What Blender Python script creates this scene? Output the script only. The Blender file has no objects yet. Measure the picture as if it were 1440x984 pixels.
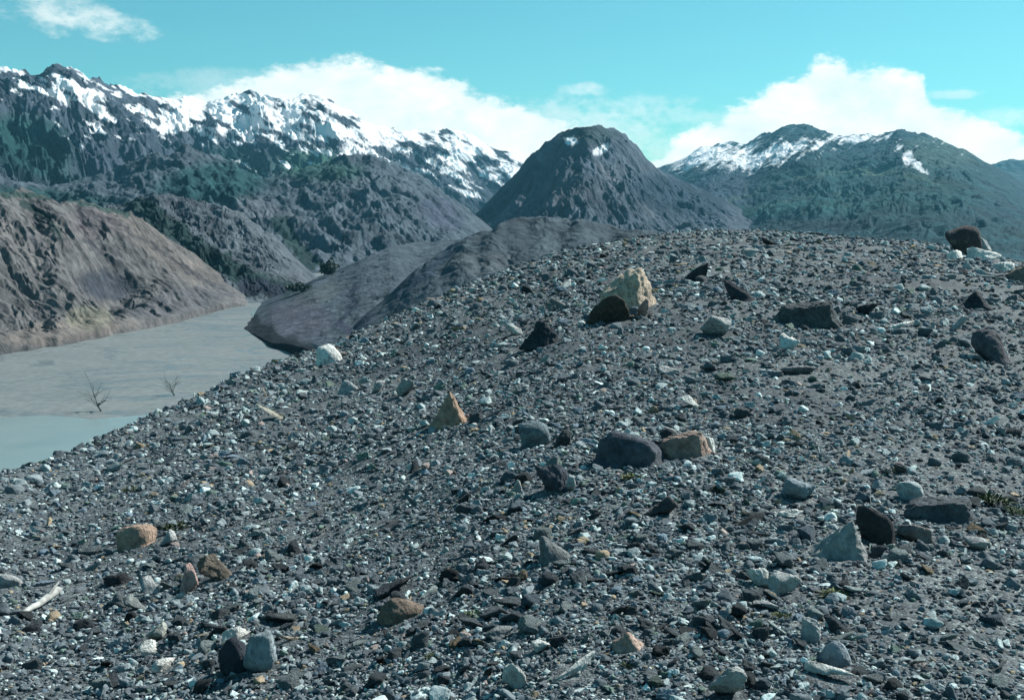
import bpy, math, random
import numpy as np

rng = np.random.default_rng(7)
random.seed(7)
scene = bpy.context.scene
COL = scene.collection
R = math.radians

# ------------------------------------------------------------------ camera geometry
FPX, PITCH, EYE = 1544.0, R(7.1), 1.6
CP, SP = math.cos(PITCH), math.sin(PITCH)

def ray(px, py):
    a = (np.asarray(px, float) - 720.0) / FPX
    b = -(np.asarray(py, float) - 492.0) / FPX
    return a, CP + b * SP, -SP + b * CP

def azel(px, py):
    dx, dy, dz = ray(px, py)
    return np.arctan2(dx, dy), dz / np.hypot(dx, dy)

def project(x, y, z):
    z = z - EYE
    fw = y * CP - z * SP
    up = y * SP + z * CP
    fw = np.where(fw < 0.01, 0.01, fw)
    return 720 + FPX * x / fw, 492 - FPX * up / fw

# ------------------------------------------------------------------ noise
def _hash(ix, iy, iz, seed):
    n = (ix.astype(np.int64) * 374761393 + iy.astype(np.int64) * 668265263 + iz.astype(np.int64) * 1274126177 + seed * 144269504) & 0xFFFFFFFF
    n = ((n ^ (n >> 13)) * 1274126177) & 0xFFFFFFFF
    n = ((n ^ (n >> 16)) * 2246822519) & 0xFFFFFFFF
    return (n ^ (n >> 15)) & 0xFFFFFFFF

def perlin(x, y, seed=0):
    x = np.asarray(x, float); y = np.asarray(y, float)
    x0 = np.floor(x); y0 = np.floor(y)
    fx = x - x0; fy = y - y0
    ux = fx * fx * fx * (fx * (fx * 6 - 15) + 10); uy = fy * fy * fy * (fy * (fy * 6 - 15) + 10)
    z0 = np.zeros_like(x0)
    def g(ox, oy):
        a = _hash(x0 + ox, y0 + oy, z0, seed) * (2 * math.pi / 4294967296.0)
        return np.cos(a) * (fx - ox) + np.sin(a) * (fy - oy)
    a = g(0, 0); b = g(1, 0); c = g(0, 1); d = g(1, 1)
    return 1.5 * ((a + (b - a) * ux) * (1 - uy) + (c + (d - c) * ux) * uy)

def fbm(x, y, seed=0, octv=4, gain=0.5):
    s = 0; a = 1; t = 0
    for k in range(octv):
        s = s + a * perlin(x * 2 ** k, y * 2 ** k, seed + k * 17); t += a; a *= gain
    return s / t

def ridged(x, y, seed=0, octv=4, gain=0.55):
    s = 0; a = 1; t = 0
    for k in range(octv):
        s = s + a * (1 - np.abs(perlin(x * 2.03 ** k, y * 2.03 ** k, seed + k * 13)) * 2); t += a; a *= gain
    return s / t

def vnoise3(p, seed=0):
    i = np.floor(p); f = p - i; u = f * f * (3 - 2 * f)
    r = 0
    for ox in (0, 1):
        for oy in (0, 1):
            for oz in (0, 1):
                w = (u[:, 0] if ox else 1 - u[:, 0]) * (u[:, 1] if oy else 1 - u[:, 1]) * (u[:, 2] if oz else 1 - u[:, 2])
                r = r + w * (_hash(i[:, 0] + ox, i[:, 1] + oy, i[:, 2] + oz, seed) / 2147483648.0 - 1)
    return r

def sstep(a, b, x):
    t = np.clip((x - a) / (b - a), 0, 1)
    return t * t * (3 - 2 * t)

# ------------------------------------------------------------------ object helpers
def tag(o, label, cat, kind=None, group=None):
    o['label'] = label; o['category'] = cat
    if kind: o['kind'] = kind
    if group: o['group'] = group
    return o

def mesh_np(name, verts, faces, smooth=True, attrs=None):
    verts = np.asarray(verts, np.float32); faces = np.asarray(faces, np.int32)
    n = faces.shape[1]
    me = bpy.data.meshes.new(name)
    me.vertices.add(len(verts)); me.vertices.foreach_set('co', verts.ravel())
    me.loops.add(faces.size); me.loops.foreach_set('vertex_index', faces.ravel())
    me.polygons.add(len(faces)); me.polygons.foreach_set('loop_start', np.arange(0, faces.size, n, dtype=np.int32))
    me.polygons.foreach_set('use_smooth', np.full(len(faces), smooth, dtype=bool))
    me.update(calc_edges=True)
    for k, v in (attrs or {}).items():
        if v.ndim == 2:
            at = me.attributes.new(k, 'FLOAT_COLOR', 'POINT')
            c = np.ones((len(verts), 4), np.float32); c[:, :3] = v
            at.data.foreach_set('color', c.ravel())
        else:
            at = me.attributes.new(k, 'FLOAT', 'POINT')
            at.data.foreach_set('value', v.astype(np.float32))
    return me

def link(name, me, mat):
    if not me.materials: me.materials.append(mat)
    o = bpy.data.objects.new(name, me); COL.objects.link(o)
    return o

def grid_faces(nu, nv, flip=False):
    i = np.arange(nu - 1)[:, None] * nv + np.arange(nv - 1)[None, :]
    f = np.stack([i, i + nv, i + nv + 1, i + 1], -1).reshape(-1, 4)
    return f[:, ::-1] if flip else f

# ------------------------------------------------------------------ materials
def new_mat(name):
    m = bpy.data.materials.new(name); m.use_nodes = True
    nt = m.node_tree; nt.nodes.clear()
    out = nt.nodes.new('ShaderNodeOutputMaterial'); b = nt.nodes.new('ShaderNodeBsdfPrincipled')
    nt.links.new(b.outputs[0], out.inputs[0])
    b.inputs['Roughness'].default_value = 0.95
    b.inputs['Specular IOR Level'].default_value = 0.25
    return m, nt, b

def N(nt, t, **kw):
    n = nt.nodes.new(t)
    for k, v in kw.items():
        if k in n.inputs: n.inputs[k].default_value = v
        else: setattr(n, k, v)
    return n

def mathn(nt, op, a, b=None, clamp=False):
    n = nt.nodes.new('ShaderNodeMath'); n.operation = op; n.use_clamp = clamp
    for i, v in enumerate((a, b)):
        if v is None: continue
        if hasattr(v, 'links'): nt.links.new(v, n.inputs[i])
        else: n.inputs[i].default_value = v
    return n.outputs[0]

def noise(nt, vec, scale, detail=4, rough=0.55, dist=0.0):
    n = N(nt, 'ShaderNodeTexNoise', Scale=scale, Detail=detail, Roughness=rough, Distortion=dist)
    nt.links.new(vec, n.inputs['Vector'])
    return n.outputs[0]

def ramp(nt, fac, stops):
    n = nt.nodes.new('ShaderNodeValToRGB'); e = n.color_ramp.elements
    while len(e) < len(stops): e.new(0.5)
    for el, (p, c) in zip(e, stops):
        el.position = p; el.color = (*c, 1) if len(c) == 3 else c
    nt.links.new(fac, n.inputs[0])
    return n.outputs[0]

def mix(nt, fac, a, b, mode='MIX'):
    n = nt.nodes.new('ShaderNodeMix'); n.data_type = 'RGBA'; n.blend_type = mode
    for s, v in ((n.inputs['Factor'], fac), (n.inputs['A'], a), (n.inputs['B'], b)):
        if hasattr(v, 'links'): nt.links.new(v, s)
        elif isinstance(v, tuple): s.default_value = (*v, 1)
        else: s.default_value = v
    return n.outputs['Result']

def bump(nt, bsdf, h, strength, dist):
    n = N(nt, 'ShaderNodeBump', Strength=strength, Distance=dist)
    nt.links.new(h, n.inputs['Height']); nt.links.new(n.outputs[0], bsdf.inputs['Normal'])

def stone_material(name, per_object):
    m, nt, b = new_mat(name)
    if per_object:
        base = nt.nodes.new('ShaderNodeObjectInfo').outputs['Color']
        tc = nt.nodes.new('ShaderNodeTexCoord').outputs['Object']
    else:
        base = N(nt, 'ShaderNodeAttribute', attribute_name='tint').outputs['Color']
        tc = nt.nodes.new('ShaderNodeNewGeometry').outputs['Position']
    s = 1.0 if per_object else 6.0
    n1 = noise(nt, tc, (5.0 if per_object else 3.2) * s, 8, 0.7, 0.6)
    n2 = noise(nt, tc, 21 * s, 3, 0.6)
    v = ramp(nt, n1, [(0.25, (0.5, 0.52, 0.55)), (0.5, (0.95, 0.95, 0.95)), (0.75, (1.35, 1.33, 1.28))])
    c = mix(nt, 1.0, base, v, 'MULTIPLY')
    sp = ramp(nt, n2, [(0.3, (0.6, 0.6, 0.6)), (0.5, (1, 1, 1)), (0.72, (1.3, 1.3, 1.3))])
    c = mix(nt, 1.0, c, sp, 'MULTIPLY')
    if per_object:
        n5 = noise(nt, tc, 1.7, 7, .62, 1.0)
        c = mix(nt, ramp(nt, n5, [(.54, (0, 0, 0)), (.64, (.5, .5, .5))]), c, mix(nt, .5, c, (.30, .31, .29)))
        c = mix(nt, ramp(nt, n5, [(.34, (.5, .5, .5)), (.42, (0, 0, 0))]), c, mix(nt, 1., c, (.45, .42, .40), 'MULTIPLY'))
    nt.links.new(c, b.inputs['Base Color'])
    h = mathn(nt, 'ADD', mathn(nt, 'MULTIPLY', n1, 1.0), mathn(nt, 'MULTIPLY', n2, 0.35))
    bump(nt, b, h, 1.0 if per_object else 0.4, 0.10 if per_object else 0.01)
    return m

M_STONE = stone_material('stone', True)
M_GRAVEL = stone_material('gravel', False)

# ------------------------------------------------------------------ moraine surface
SKY_PTS = [(-60, 712), (0, 682), (100, 643), (200, 594), (330, 537), (440, 500), (500, 472), (580, 436), (700, 386), (800, 351), (900, 334),
           (1000, 324), (1100, 326), (1200, 335), (1300, 342), (1380, 356), (1440, 372), (1520, 392)]
SKY_R = [11.5, 13, 16, 19, 24, 29, 33, 39, 50, 62, 74, 80, 78, 72, 66, 60, 54, 48]
_a, _e = azel([p[0] for p in SKY_PTS], [p[1] for p in SKY_PTS])
_ta = np.concatenate([[-math.pi, -2.2, -1.4, -0.8], _a, [0.8, 1.4, 2.2, math.pi]])
_te = np.concatenate([[-0.07, -0.16, -0.30, -0.29], _e, [-0.10, -0.12, -0.09, -0.07]])
_tr = np.concatenate([[34, 20, 10, 10], SKY_R, [40, 34, 34, 34]])
_fa = np.linspace(-math.pi, math.pi, 4001)
def _smooth(v, k=16):
    w = np.hanning(2 * k + 1); w /= w.sum()
    return np.convolve(np.pad(v, k, mode='edge'), w, 'valid')
_fe = _smooth(np.interp(_fa, _ta, _te)); _fr = _smooth(np.interp(_fa, _ta, _tr))
VALLEY = -45.0

def ground_z(x, y):
    x = np.asarray(x, float); y = np.asarray(y, float)
    r = np.hypot(x, y); a = np.arctan2(x, y)
    Rr = np.interp(a, _fa, _fr); te = np.interp(a, _fa, _fe)
    zR = EYE + Rr * te; sl = zR / Rr
    q = np.clip(r - Rr, 0, None)
    L = 0.55 * Rr                                  # rounded shoulder, then a steep side
    drop = np.where(q < L, 0.55 * q * q / (2 * L), 0.55 * L / 2 + 0.55 * (q - L))
    z = sl * r - drop
    fade = sstep(1.0, 9.0, r) * (1 - 0.55 * sstep(0.6, 1.0, r / Rr))
    z = z + fade * (0.13 * fbm(x / 2.3, y / 2.3, 5, 3) + 0.30 * fbm(x / 8.0, y / 8.0, 9, 3) * sstep(4, 20, r))
    z = z + 0.022 * sstep(1.0, 3.0, r) * fbm(x / 0.5, y / 0.5, 21, 3) * (1 + 0.03 * r)
    return np.maximum(z, VALLEY - 2.5)

def ground_hit(px, py):
    dx, dy, dz = ray(px, py); h = math.hypot(dx, dy); dx /= h; dy /= h; dz /= h
    r = np.geomspace(1.5, 160, 5000)
    gap = EYE + dz * r - ground_z(dx * r, dy * r)
    i = np.argmax(gap < 0) if (gap < 0).any() else int(np.argmin(gap[:4200]))
    return dx * r[i], dy * r[i], r[i]

az = np.concatenate([np.linspace(-math.pi, -0.62, 70)[:-1], np.linspace(-0.62, 0.62, 820), np.linspace(0.62, math.pi, 70)[1:]])
rr = np.concatenate([[0.02, 0.3, 0.7, 1.1, 1.5], np.geomspace(1.9, 110, 520), np.linspace(112, 330, 50)])
A, RR = np.meshgrid(az, rr, indexing='ij')
X = RR * np.sin(A); Y = RR * np.cos(A); Z = ground_z(X, Y)
# fine stony relief, shrinking to what the eye can resolve
Z = Z + np.clip(0.0022 * RR, 0.004, 0.09) * (ridged(X / (0.012 * RR + 0.05), Y / (0.012 * RR + 0.05), 33, 2) - 0.4) * 0.6
tone = fbm(X / 3.1, Y / 3.1, 71, 4)
m, nt, b = new_mat('moraine_gravel')
pos = nt.nodes.new('ShaderNodeNewGeometry').outputs['Position']
def vor(scale):
    v = N(nt, 'ShaderNodeTexVoronoi', Scale=scale, Randomness=1.0); nt.links.new(pos, v.inputs['Vector'])
    return v
v1, v2 = vor(95.0), vor(34.0)
k1 = nt.nodes.new('ShaderNodeSeparateColor'); nt.links.new(v1.outputs['Color'], k1.inputs[0])
k2 = nt.nodes.new('ShaderNodeSeparateColor'); nt.links.new(v2.outputs['Color'], k2.inputs[0])
cell = ramp(nt, k1.outputs[0], [(0.0, (0.034, 0.042, 0.047)), (0.5, (0.074, 0.092, 0.101)), (0.85, (0.118, 0.14, 0.15)), (1.0, (0.22, 0.25, 0.25))])
cell2 = ramp(nt, k2.outputs[1], [(0.0, (0.6, 0.6, 0.62)), (0.6, (1, 1, 1)), (1.0, (1.5, 1.48, 1.4))])
c = mix(nt, 1.0, cell, cell2, 'MULTIPLY')
big = ramp(nt, N(nt, 'ShaderNodeAttribute', attribute_name='tone').outputs['Fac'], [(0.0, (0.72, 0.74, 0.76)), (0.5, (1.2, 1.18, 1.15))])
c = mix(nt, 1.0, c, big, 'MULTIPLY')
nt.links.new(c, b.inputs['Base Color'])
h = mathn(nt, 'SUBTRACT', 1.0, mathn(nt, 'ADD', v1.outputs['Distance'], mathn(nt, 'MULTIPLY', v2.outputs['Distance'], 0.6)))
bump(nt, b, h, 0.6, 0.012)
me = mesh_np('moraine', np.stack([X, Y, Z], -1).reshape(-1, 3), grid_faces(*X.shape, flip=True), True, {'tone': tone.ravel() + 0.25})
tag(link('moraine_ground', me, m), 'grey stony moraine crest sloping down towards the silty lake', 'ground', 'structure')

# ------------------------------------------------------------------ rock shapes
def icosphere(sub):
    t = (1 + 5 ** 0.5) / 2
    v = [(-1, t, 0), (1, t, 0), (-1, -t, 0), (1, -t, 0), (0, -1, t), (0, 1, t), (0, -1, -t), (0, 1, -t), (t, 0, -1), (t, 0, 1), (-t, 0, -1), (-t, 0, 1)]
    f = [(0, 11, 5), (0, 5, 1), (0, 1, 7), (0, 7, 10), (0, 10, 11), (1, 5, 9), (5, 11, 4), (11, 10, 2), (10, 7, 6), (7, 1, 8),
         (3, 9, 4), (3, 4, 2), (3, 2, 6), (3, 6, 8), (3, 8, 9), (4, 9, 5), (2, 4, 11), (6, 2, 10), (8, 6, 7), (9, 8, 1)]
    v = [np.array(p) / np.linalg.norm(p) for p in v]
    for _ in range(sub):
        cache = {}; g = []
        def mid(a, b):
            k = (min(a, b), max(a, b))
            if k not in cache:
                p = v[a] + v[b]; v.append(p / np.linalg.norm(p)); cache[k] = len(v) - 1
            return cache[k]
        for a, b_, c_ in f:
            x, y_, z_ = mid(a, b_), mid(b_, c_), mid(c_, a)
            g += [(a, x, z_), (b_, y_, x), (c_, z_, y_), (x, y_, z_)]
        f = g
    return np.array(v), np.array(f, np.int32)
ICO = {s: icosphere(s) for s in (0, 1, 2, 3, 4)}

SHAPES = {   # extra cutting planes (normal, offset) of a kind of stone
    'pyramid': [((-.66, -.1, .62), .34), ((.93, -.05, .30), .52), ((-.05, -.86, .5), .40), ((0, .86, .5), .42), ((0, 0, -1), .32)],
    'ramp': [((-.44, -.12, .9), .36), ((.86, -.5, .1), .46), ((-.1, -.97, .2), .5), ((0, 1, .1), .5), ((0, 0, -1), .42)],
    'wedge': [((-.16, -.1, .98), .30), ((.97, -.1, .2), .66), ((-.9, 0, .3), .75), ((.05, -1, .05), .42), ((0, 0, -1), .35)],
    'peak': [((-.72, -.1, .6), .40), ((.74, -.1, .55), .42), ((0, -.85, .42), .44), ((0, .9, .4), .44), ((0, 0, -1), .35)],
    'dome': [((0, 0, -1), .3), ((.1, -.8, .55), .62)],
    'tooth': [((-.9, 0, .25), .42), ((.9, 0, .22), .42), ((0, -.95, .2), .42), ((0, .95, .2), .42)],
}

def rock(seed, dims, shape='angular', sub=3):
    g = np.random.default_rng(seed)
    d, f = ICO[sub]
    nrm, off = [], []
    if shape in SHAPES:
        for n, h_ in SHAPES[shape]:
            n = np.array(n, float) + g.normal(0, .03, 3); nrm.append(n / np.linalg.norm(n)); off.append(h_)
        k, lo, hi, p = 9, .52, .78, 12
    elif shape == 'rounded': k, lo, hi, p = 16, .42, .56, 5
    elif shape == 'flat': k, lo, hi, p = 10, .4, .62, 12
    else: k, lo, hi, p = 10, .36, .62, 18
    if shape == 'dome': k, p = 10, 6
    for _ in range(k):
        n = g.normal(size=3); nrm.append(n / np.linalg.norm(n)); off.append(g.uniform(lo, hi))
    q = np.clip(d @ np.array(nrm).T / np.array(off), 1e-6, None)
    r = 1.0 / ((q ** p).sum(1) ** (1.0 / p))
    v = d * r[:, None]
    if sub >= 2:
        amp = .05 if shape == 'rounded' else .09
        v = v * (1 + amp * vnoise3(v * 4 + seed, seed) + .9 * amp * vnoise3(v * 9 + seed, seed + 1)
                 + (.5 * amp * vnoise3(v * 22 + seed, seed + 2) if sub >= 3 else 0))[:, None]
    lo_, hi_ = v.min(0), v.max(0)
    v = (v - lo_) / (hi_ - lo_); v[:, :2] -= .5
    v[:, :2] *= (1 + (.5 if shape == 'rounded' else .22) * np.clip((.45 - v[:, 2]) / .45, 0, 1))[:, None]
    return v * np.array(dims), f

def flat_stone_mesh(name, v, f):
    me = mesh_np(name, v, f, True)
    return me

# ------------------------------------------------------------------ hero rocks (placed on the ground, sizes in metres worked out from their distance)
W, P, G, D = (.62, .64, .60), (.37, .39, .385), (.15, .16, .17), (.045, .056, .066)
BG, T, O, K = (.19, .25, .27), (.45, .37, .29), (.38, .27, .195), (.42, .30, .27)
BN, GR = (.13, .085, .06), (.15, .20, .17)
# px centre, py of the base, width px, height px, colour, shape, depth ratio, category, ref (how labels of neighbours call it), label
HEROES = [
 (1354, 358, 46, 38, (.075, .07, .072), 'rounded', .8, 'boulder', 'the dark boulder on the skyline', 'dark boulder standing alone on the moraine skyline against green slopes'),
 (1383, 366, 42, 18, W, 'flat', .8, 'rock', None, 'long flat white rock in front of the dark skyline boulder'),
 (1340, 365, 24, 13, W, 'flat', .8, 'rock', None, 'short flat white rock at the left foot of the dark skyline boulder'),
 (1383, 356, 18, 22, P, 'angular', .8, 'rock', None, 'pale upright rock leaning on the right side of the skyline boulder'),
 (1409, 382, 30, 13, W, 'flat', .7, 'rock', 'the white flat rock at the right edge', 'white flat rock on the crest near the right edge of the view'),
 (1361, 380, 14, 11, P, 'angular', .8, 'rock', None, 'pale blocky rock just below the dark skyline boulder'),
 (1432, 398, 34, 20, (.27, .22, .18), 'dome', .8, 'rock', None, 'low tan rounded rock at the right end of the crest'),
 (882, 438, 78, 62, T, 'ramp', .8, 'boulder', 'the big tan boulder', 'largest tan boulder with sloping top and a pale split face'),
 (858, 454, 62, 42, (.08, .068, .056), 'rounded', .7, 'boulder', None, 'dark brown boulder pressed against the front of the big tan boulder'),
 (904, 446, 18, 26, K, 'angular', .7, 'rock', None, 'small pinkish rock under the right foot of the big tan boulder'),
 (976, 396, 38, 28, D, 'rounded', .8, 'boulder', 'the near-black boulder behind the tan one', 'near-black angular boulder up the slope behind the big tan boulder'),
 (1040, 424, 46, 30, D, 'rounded', .8, 'boulder', 'the dark hump-backed boulder', 'dark hump-backed boulder with a thin lit right edge'),
 (1042, 447, 34, 20, P, 'angular', .8, 'rock', None, 'pale rock lying right in front of the dark hump-backed boulder'),
 (1134, 458, 88, 36, (.10, .115, .12), 'wedge', .5, 'boulder', 'the long slab boulder', 'long dark slab boulder with a rising sunlit top edge'),
 (1006, 475, 44, 30, P, 'angular', .8, 'boulder', 'the two-toned rock', 'grey rock with sunlit pale top and deep shaded front'),
 (1110, 491, 28, 22, W, 'angular', .8, 'rock', 'the white rock below the slab', 'white blocky rock in front of the long dark slab boulder'),
 (1121, 529, 50, 14, (.24, .25, .26), 'flat', .7, 'rock', None, 'flat pale grey slab on the smooth gravel below the white blocky rock'),
 (1267, 463, 36, 12, W, 'flat', .6, 'rock', 'the white sliver', 'thin flat white sliver of rock on the open right slope'),
 (1220, 443, 32, 16, D, 'angular', .8, 'rock', None, 'small dark rock right of the long slab boulder'),
 (1369, 434, 42, 24, D, 'peak', .8, 'boulder', 'the dark peaked rock', 'dark peaked rock with a lit right flank below the skyline boulder'),
 (1345, 468, 26, 22, P, 'angular', .8, 'rock', None, 'pale broken rock below the dark peaked rock'),
 (1394, 508, 52, 42, (.11, .115, .13), 'rounded', .8, 'boulder', 'the dark-fronted boulder', 'blunt grey boulder with a dark shaded front near the right edge'),
 (971, 574, 28, 18, W, 'angular', .8, 'rock', 'the white angular rock above the pink one', 'white angular rock up the slope from the flat pinkish rock'),
 (940, 527, 32, 13, P, 'flat', .7, 'rock', None, 'flat pale rock on bare gravel below the two-toned rock'),
 (1019, 538, 30, 14, GR, 'flat', .8, 'rock', None, 'low greenish grey rock between the flat pale rock and the slab'),
 (886, 655, 98, 54, (.10, .115, .14), 'rounded', .9, 'boulder', 'the big grey-blue boulder', 'big smooth grey-blue boulder casting a black shadow in mid slope'),
 (962, 643, 72, 40, (.33, .25, .21), 'wedge', .6, 'boulder', 'the flat pinkish rock', 'flat pinkish tan rock touching the right side of the grey-blue boulder'),
 (994, 636, 22, 24, W, 'angular', .8, 'rock', None, 'white chunk at the right tip of the flat pinkish rock'),
 (940, 612, 20, 14, (.30, .33, .32), 'angular', .8, 'rock', None, 'pale small rock behind the joint of grey-blue and pinkish boulders'),
 (752, 628, 46, 38, BG, 'rounded', .8, 'boulder', 'the pale blue-grey boulder', 'pale blue-grey rounded boulder left of the big grey-blue one'),
 (790, 628, 26, 26, (.07, .08, .085), 'angular', .8, 'rock', None, 'dark jagged rock beside the pale blue-grey boulder'),
 (633, 599, 54, 50, O, 'peak', .7, 'boulder', 'the orange pointed boulder', 'orange tan pointed boulder with a long shadow to its left'),
 (463, 511, 36, 28, W, 'rounded', .8, 'boulder', 'the white skyline boulder', 'white rounded boulder on the left skyline above the lake'),
 (720, 474, 28, 22, W, 'angular', .8, 'rock', None, 'pale angular rock left of the dark jagged boulder'),
 (762, 488, 56, 38, D, 'dome', .8, 'boulder', 'the dark jagged boulder', 'dark jagged boulder left of the long shadow of the tan boulder'),
 (781, 438, 30, 20, (.22, .23, .22), 'angular', .8, 'rock', None, 'grey rock with light top up the slope from the dark jagged boulder'),
 (490, 554, 28, 20, P, 'rounded', .8, 'rock', 'the pale rock in a row below the white boulder', 'pale rounded rock below the white skyline boulder, first of a row'),
 (533, 553, 18, 18, P, 'angular', .8, 'rock', None, 'pale upright stone in the middle of a row below the white boulder'),
 (570, 556, 26, 24, (.30, .31, .29), 'angular', .8, 'rock', None, 'grey split stone at the end of a row above the orange boulder'),
 (778, 694, 58, 42, (.07, .085, .105), 'dome', .8, 'boulder', 'the dark blue boulder', 'dark blue angular boulder below the pale blue-grey one'),
 (803, 690, 14, 22, P, 'tooth', .8, 'rock', None, 'small pale upright tooth right of the dark blue boulder'),
 (728, 693, 14, 20, P, 'tooth', .8, 'rock', None, 'small pale upright tooth left of the dark blue boulder'),
 (780, 790, 44, 36, (.22, .24, .24), 'rounded', .8, 'boulder', 'the round grey boulder', 'round speckled grey boulder alone in the lower middle'),
 (930, 725, 44, 30, (.08, .08, .085), 'angular', .8, 'rock', 'the dark hollowed rock', 'dark hollowed rock below the shadow of the grey-blue boulder'),
 (1173, 786, 80, 58, (.30, .32, .31), 'pyramid', .7, 'boulder', 'the pyramid rock', 'pale grey pyramid-shaped rock in the near right'),
 (1230, 764, 50, 52, (.05, .055, .06), 'rounded', .8, 'boulder', 'the dark boulder behind the pyramid', 'near-black rounded boulder just behind the pyramid rock'),
 (1122, 706, 46, 32, (.24, .30, .33), 'angular', .8, 'boulder', 'the bluish hooked rock', 'bluish white angular rock with a notched top near the pyramid'),
 (1110, 728, 38, 14, W, 'flat', .7, 'rock', None, 'white flat chip between bluish notched rock and pyramid'),
 (1278, 702, 36, 26, (.40, .46, .46), 'rounded', .8, 'boulder', 'the pale rounded cobble', 'pale blue-white rounded cobble at the end of the low grey boulder'),
 (1320, 732, 86, 38, (.115, .135, .15), 'wedge', .6, 'boulder', 'the low grey boulder', 'long low grey boulder half buried in the near right'),
 (1284, 762, 46, 28, (.26, .24, .23), 'angular', .8, 'rock', None, 'pinkish grey broken rock in front of the low grey boulder'),
 (1372, 775, 34, 20, P, 'flat', .8, 'rock', None, 'pale slanted stone right of the pinkish grey broken rock'),
 (1065, 824, 34, 28, W, 'angular', .8, 'rock', 'the white block', 'white blocky stone down left of the pyramid rock'),
 (1103, 838, 46, 34, (.42, .44, .42), 'angular', .8, 'rock', None, 'white crooked stone right beside the white blocky stone'),
 (1079, 858, 40, 14, P, 'flat', .7, 'rock', None, 'flat yellowish pale stone under the white blocky stone'),
 (1140, 902, 26, 30, P, 'angular', .8, 'rock', None, 'slim pale stone behind the round bluish cobble'),
 (1173, 936, 42, 34, (.24, .28, .31), 'rounded', .8, 'rock', 'the round bluish cobble', 'round bluish grey cobble in the near right corner'),
 (1167, 956, 66, 20, W, 'flat', .5, 'rock', None, 'long thin white slab in front of the round bluish cobble'),
 (1022, 986, 52, 50, (.33, .35, .34), 'angular', .8, 'boulder', 'the tall pale rock at the bottom edge', 'tall pale grey rock cut by the bottom edge of the view'),
 (884, 916, 44, 28, (.44, .33, .27), 'peak', .7, 'rock', 'the pinkish triangular rock', 'pinkish tan triangular rock in the near middle'),
 (868, 888, 22, 22, W, 'angular', .8, 'rock', None, 'small white stone just behind the pinkish triangular rock'),
 (807, 956, 58, 34, W, 'angular', .8, 'boulder', 'the white lumpy rock', 'white lumpy rock with dark pits in the near middle'),
 (760, 918, 26, 18, W, 'angular', .8, 'rock', None, 'small white stone up left of the white lumpy rock'),
 (702, 898, 40, 18, (.26, .28, .28), 'flat', .7, 'rock', None, 'flat pale grey stone left of the small white stones'),
 (723, 968, 34, 36, (.42, .44, .41), 'angular', .8, 'rock', None, 'pale rough stone left of the white lumpy rock'),
 (565, 872, 62, 34, (.24, .19, .15), 'rounded', .7, 'boulder', 'the tan brown boulder', 'tan brown rounded boulder with a dark stone behind it'),
 (556, 836, 52, 26, D, 'angular', .8, 'boulder', None, 'black angular stone behind the tan brown rounded boulder'),
 (366, 948, 46, 62, (.25, .31, .33), 'tooth', .8, 'boulder', 'the blue-grey upright slab', 'blue-grey upright slab in the near left'),
 (332, 946, 46, 50, (.045, .055, .07), 'rounded', .8, 'boulder', None, 'dark blue-black block left of the blue-grey upright slab'),
 (333, 902, 38, 26, W, 'angular', .8, 'rock', None, 'white angular stone on top of the gravel behind the dark block'),
 (404, 906, 32, 22, (.40, .36, .28), 'angular', .8, 'rock', None, 'cream coloured stone behind the blue-grey upright slab'),
 (393, 878, 48, 18, (.08, .09, .09), 'flat', .8, 'rock', None, 'dark flat stone behind the cream coloured stone'),
 (193, 770, 54, 34, (.37, .27, .205), 'rounded', .7, 'boulder', 'the orange rounded boulder', 'orange tan rounded boulder in the left foreground'),
 (237, 768, 24, 24, P, 'angular', .8, 'rock', None, 'pale stone right of the orange rounded boulder'),
 (266, 832, 25, 40, K, 'tooth', .8, 'boulder', 'the pink upright stone', 'pink upright stone with a short black shadow'),
 (308, 816, 58, 40, (.17, .15, .12), 'angular', .8, 'boulder', None, 'brown-grey lumpy boulder right of the pink upright stone'),
 (168, 822, 44, 20, (.05, .055, .06), 'flat', .8, 'rock', 'the dark flat rock', 'dark flat tilted rock standing in for a shadow below the orange rounded boulder'),  # near-black rock added in place of a long dark shadow
 (210, 836, 26, 24, P, 'angular', .8, 'rock', None, 'pale stone between the dark flat rock and the pink stone'),
 (191, 858, 32, 22, (.26, .29, .28), 'angular', .8, 'rock', None, 'pale grey stone with a black shadow near the driftwood'),
 (12, 826, 34, 22, P, 'rounded', .8, 'rock', None, 'pale rounded stone at the left edge of the view'),
 (222, 900, 26, 24, (.36, .38, .34), 'angular', .8, 'rock', 'the pale stone pair', 'upper pale stone of a close pair below the driftwood'),
 (230, 944, 32, 20, W, 'flat', .8, 'rock', None, 'lower white flat stone of a close pair below the driftwood'),
 (208, 922, 24, 20, W, 'angular', .8, 'rock', None, 'white stone wedged at the left of a pale close pair'),
 (381, 592, 40, 26, (.36, .36, .30), 'angular', .8, 'rock', 'the creamy rock near the lake edge', 'creamy broken rock near the slope edge above the lake'),
 (742, 413, 18, 12, D, 'angular', .8, 'rock', None, 'little dark rock near the crest left of the tan boulder'),
 (792, 409, 22, 16, W, 'angular', .8, 'rock', None, 'little white rock near the crest left of the tan boulder'),
 (1083, 345, 24, 12, D, 'angular', .8, 'rock', None, 'small dark rock on the middle of the skyline'),
 (1055, 362, 22, 13, (.34, .35, .34), 'angular', .8, 'rock', None, 'pale grey rock below the middle of the skyline'),
]

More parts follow.
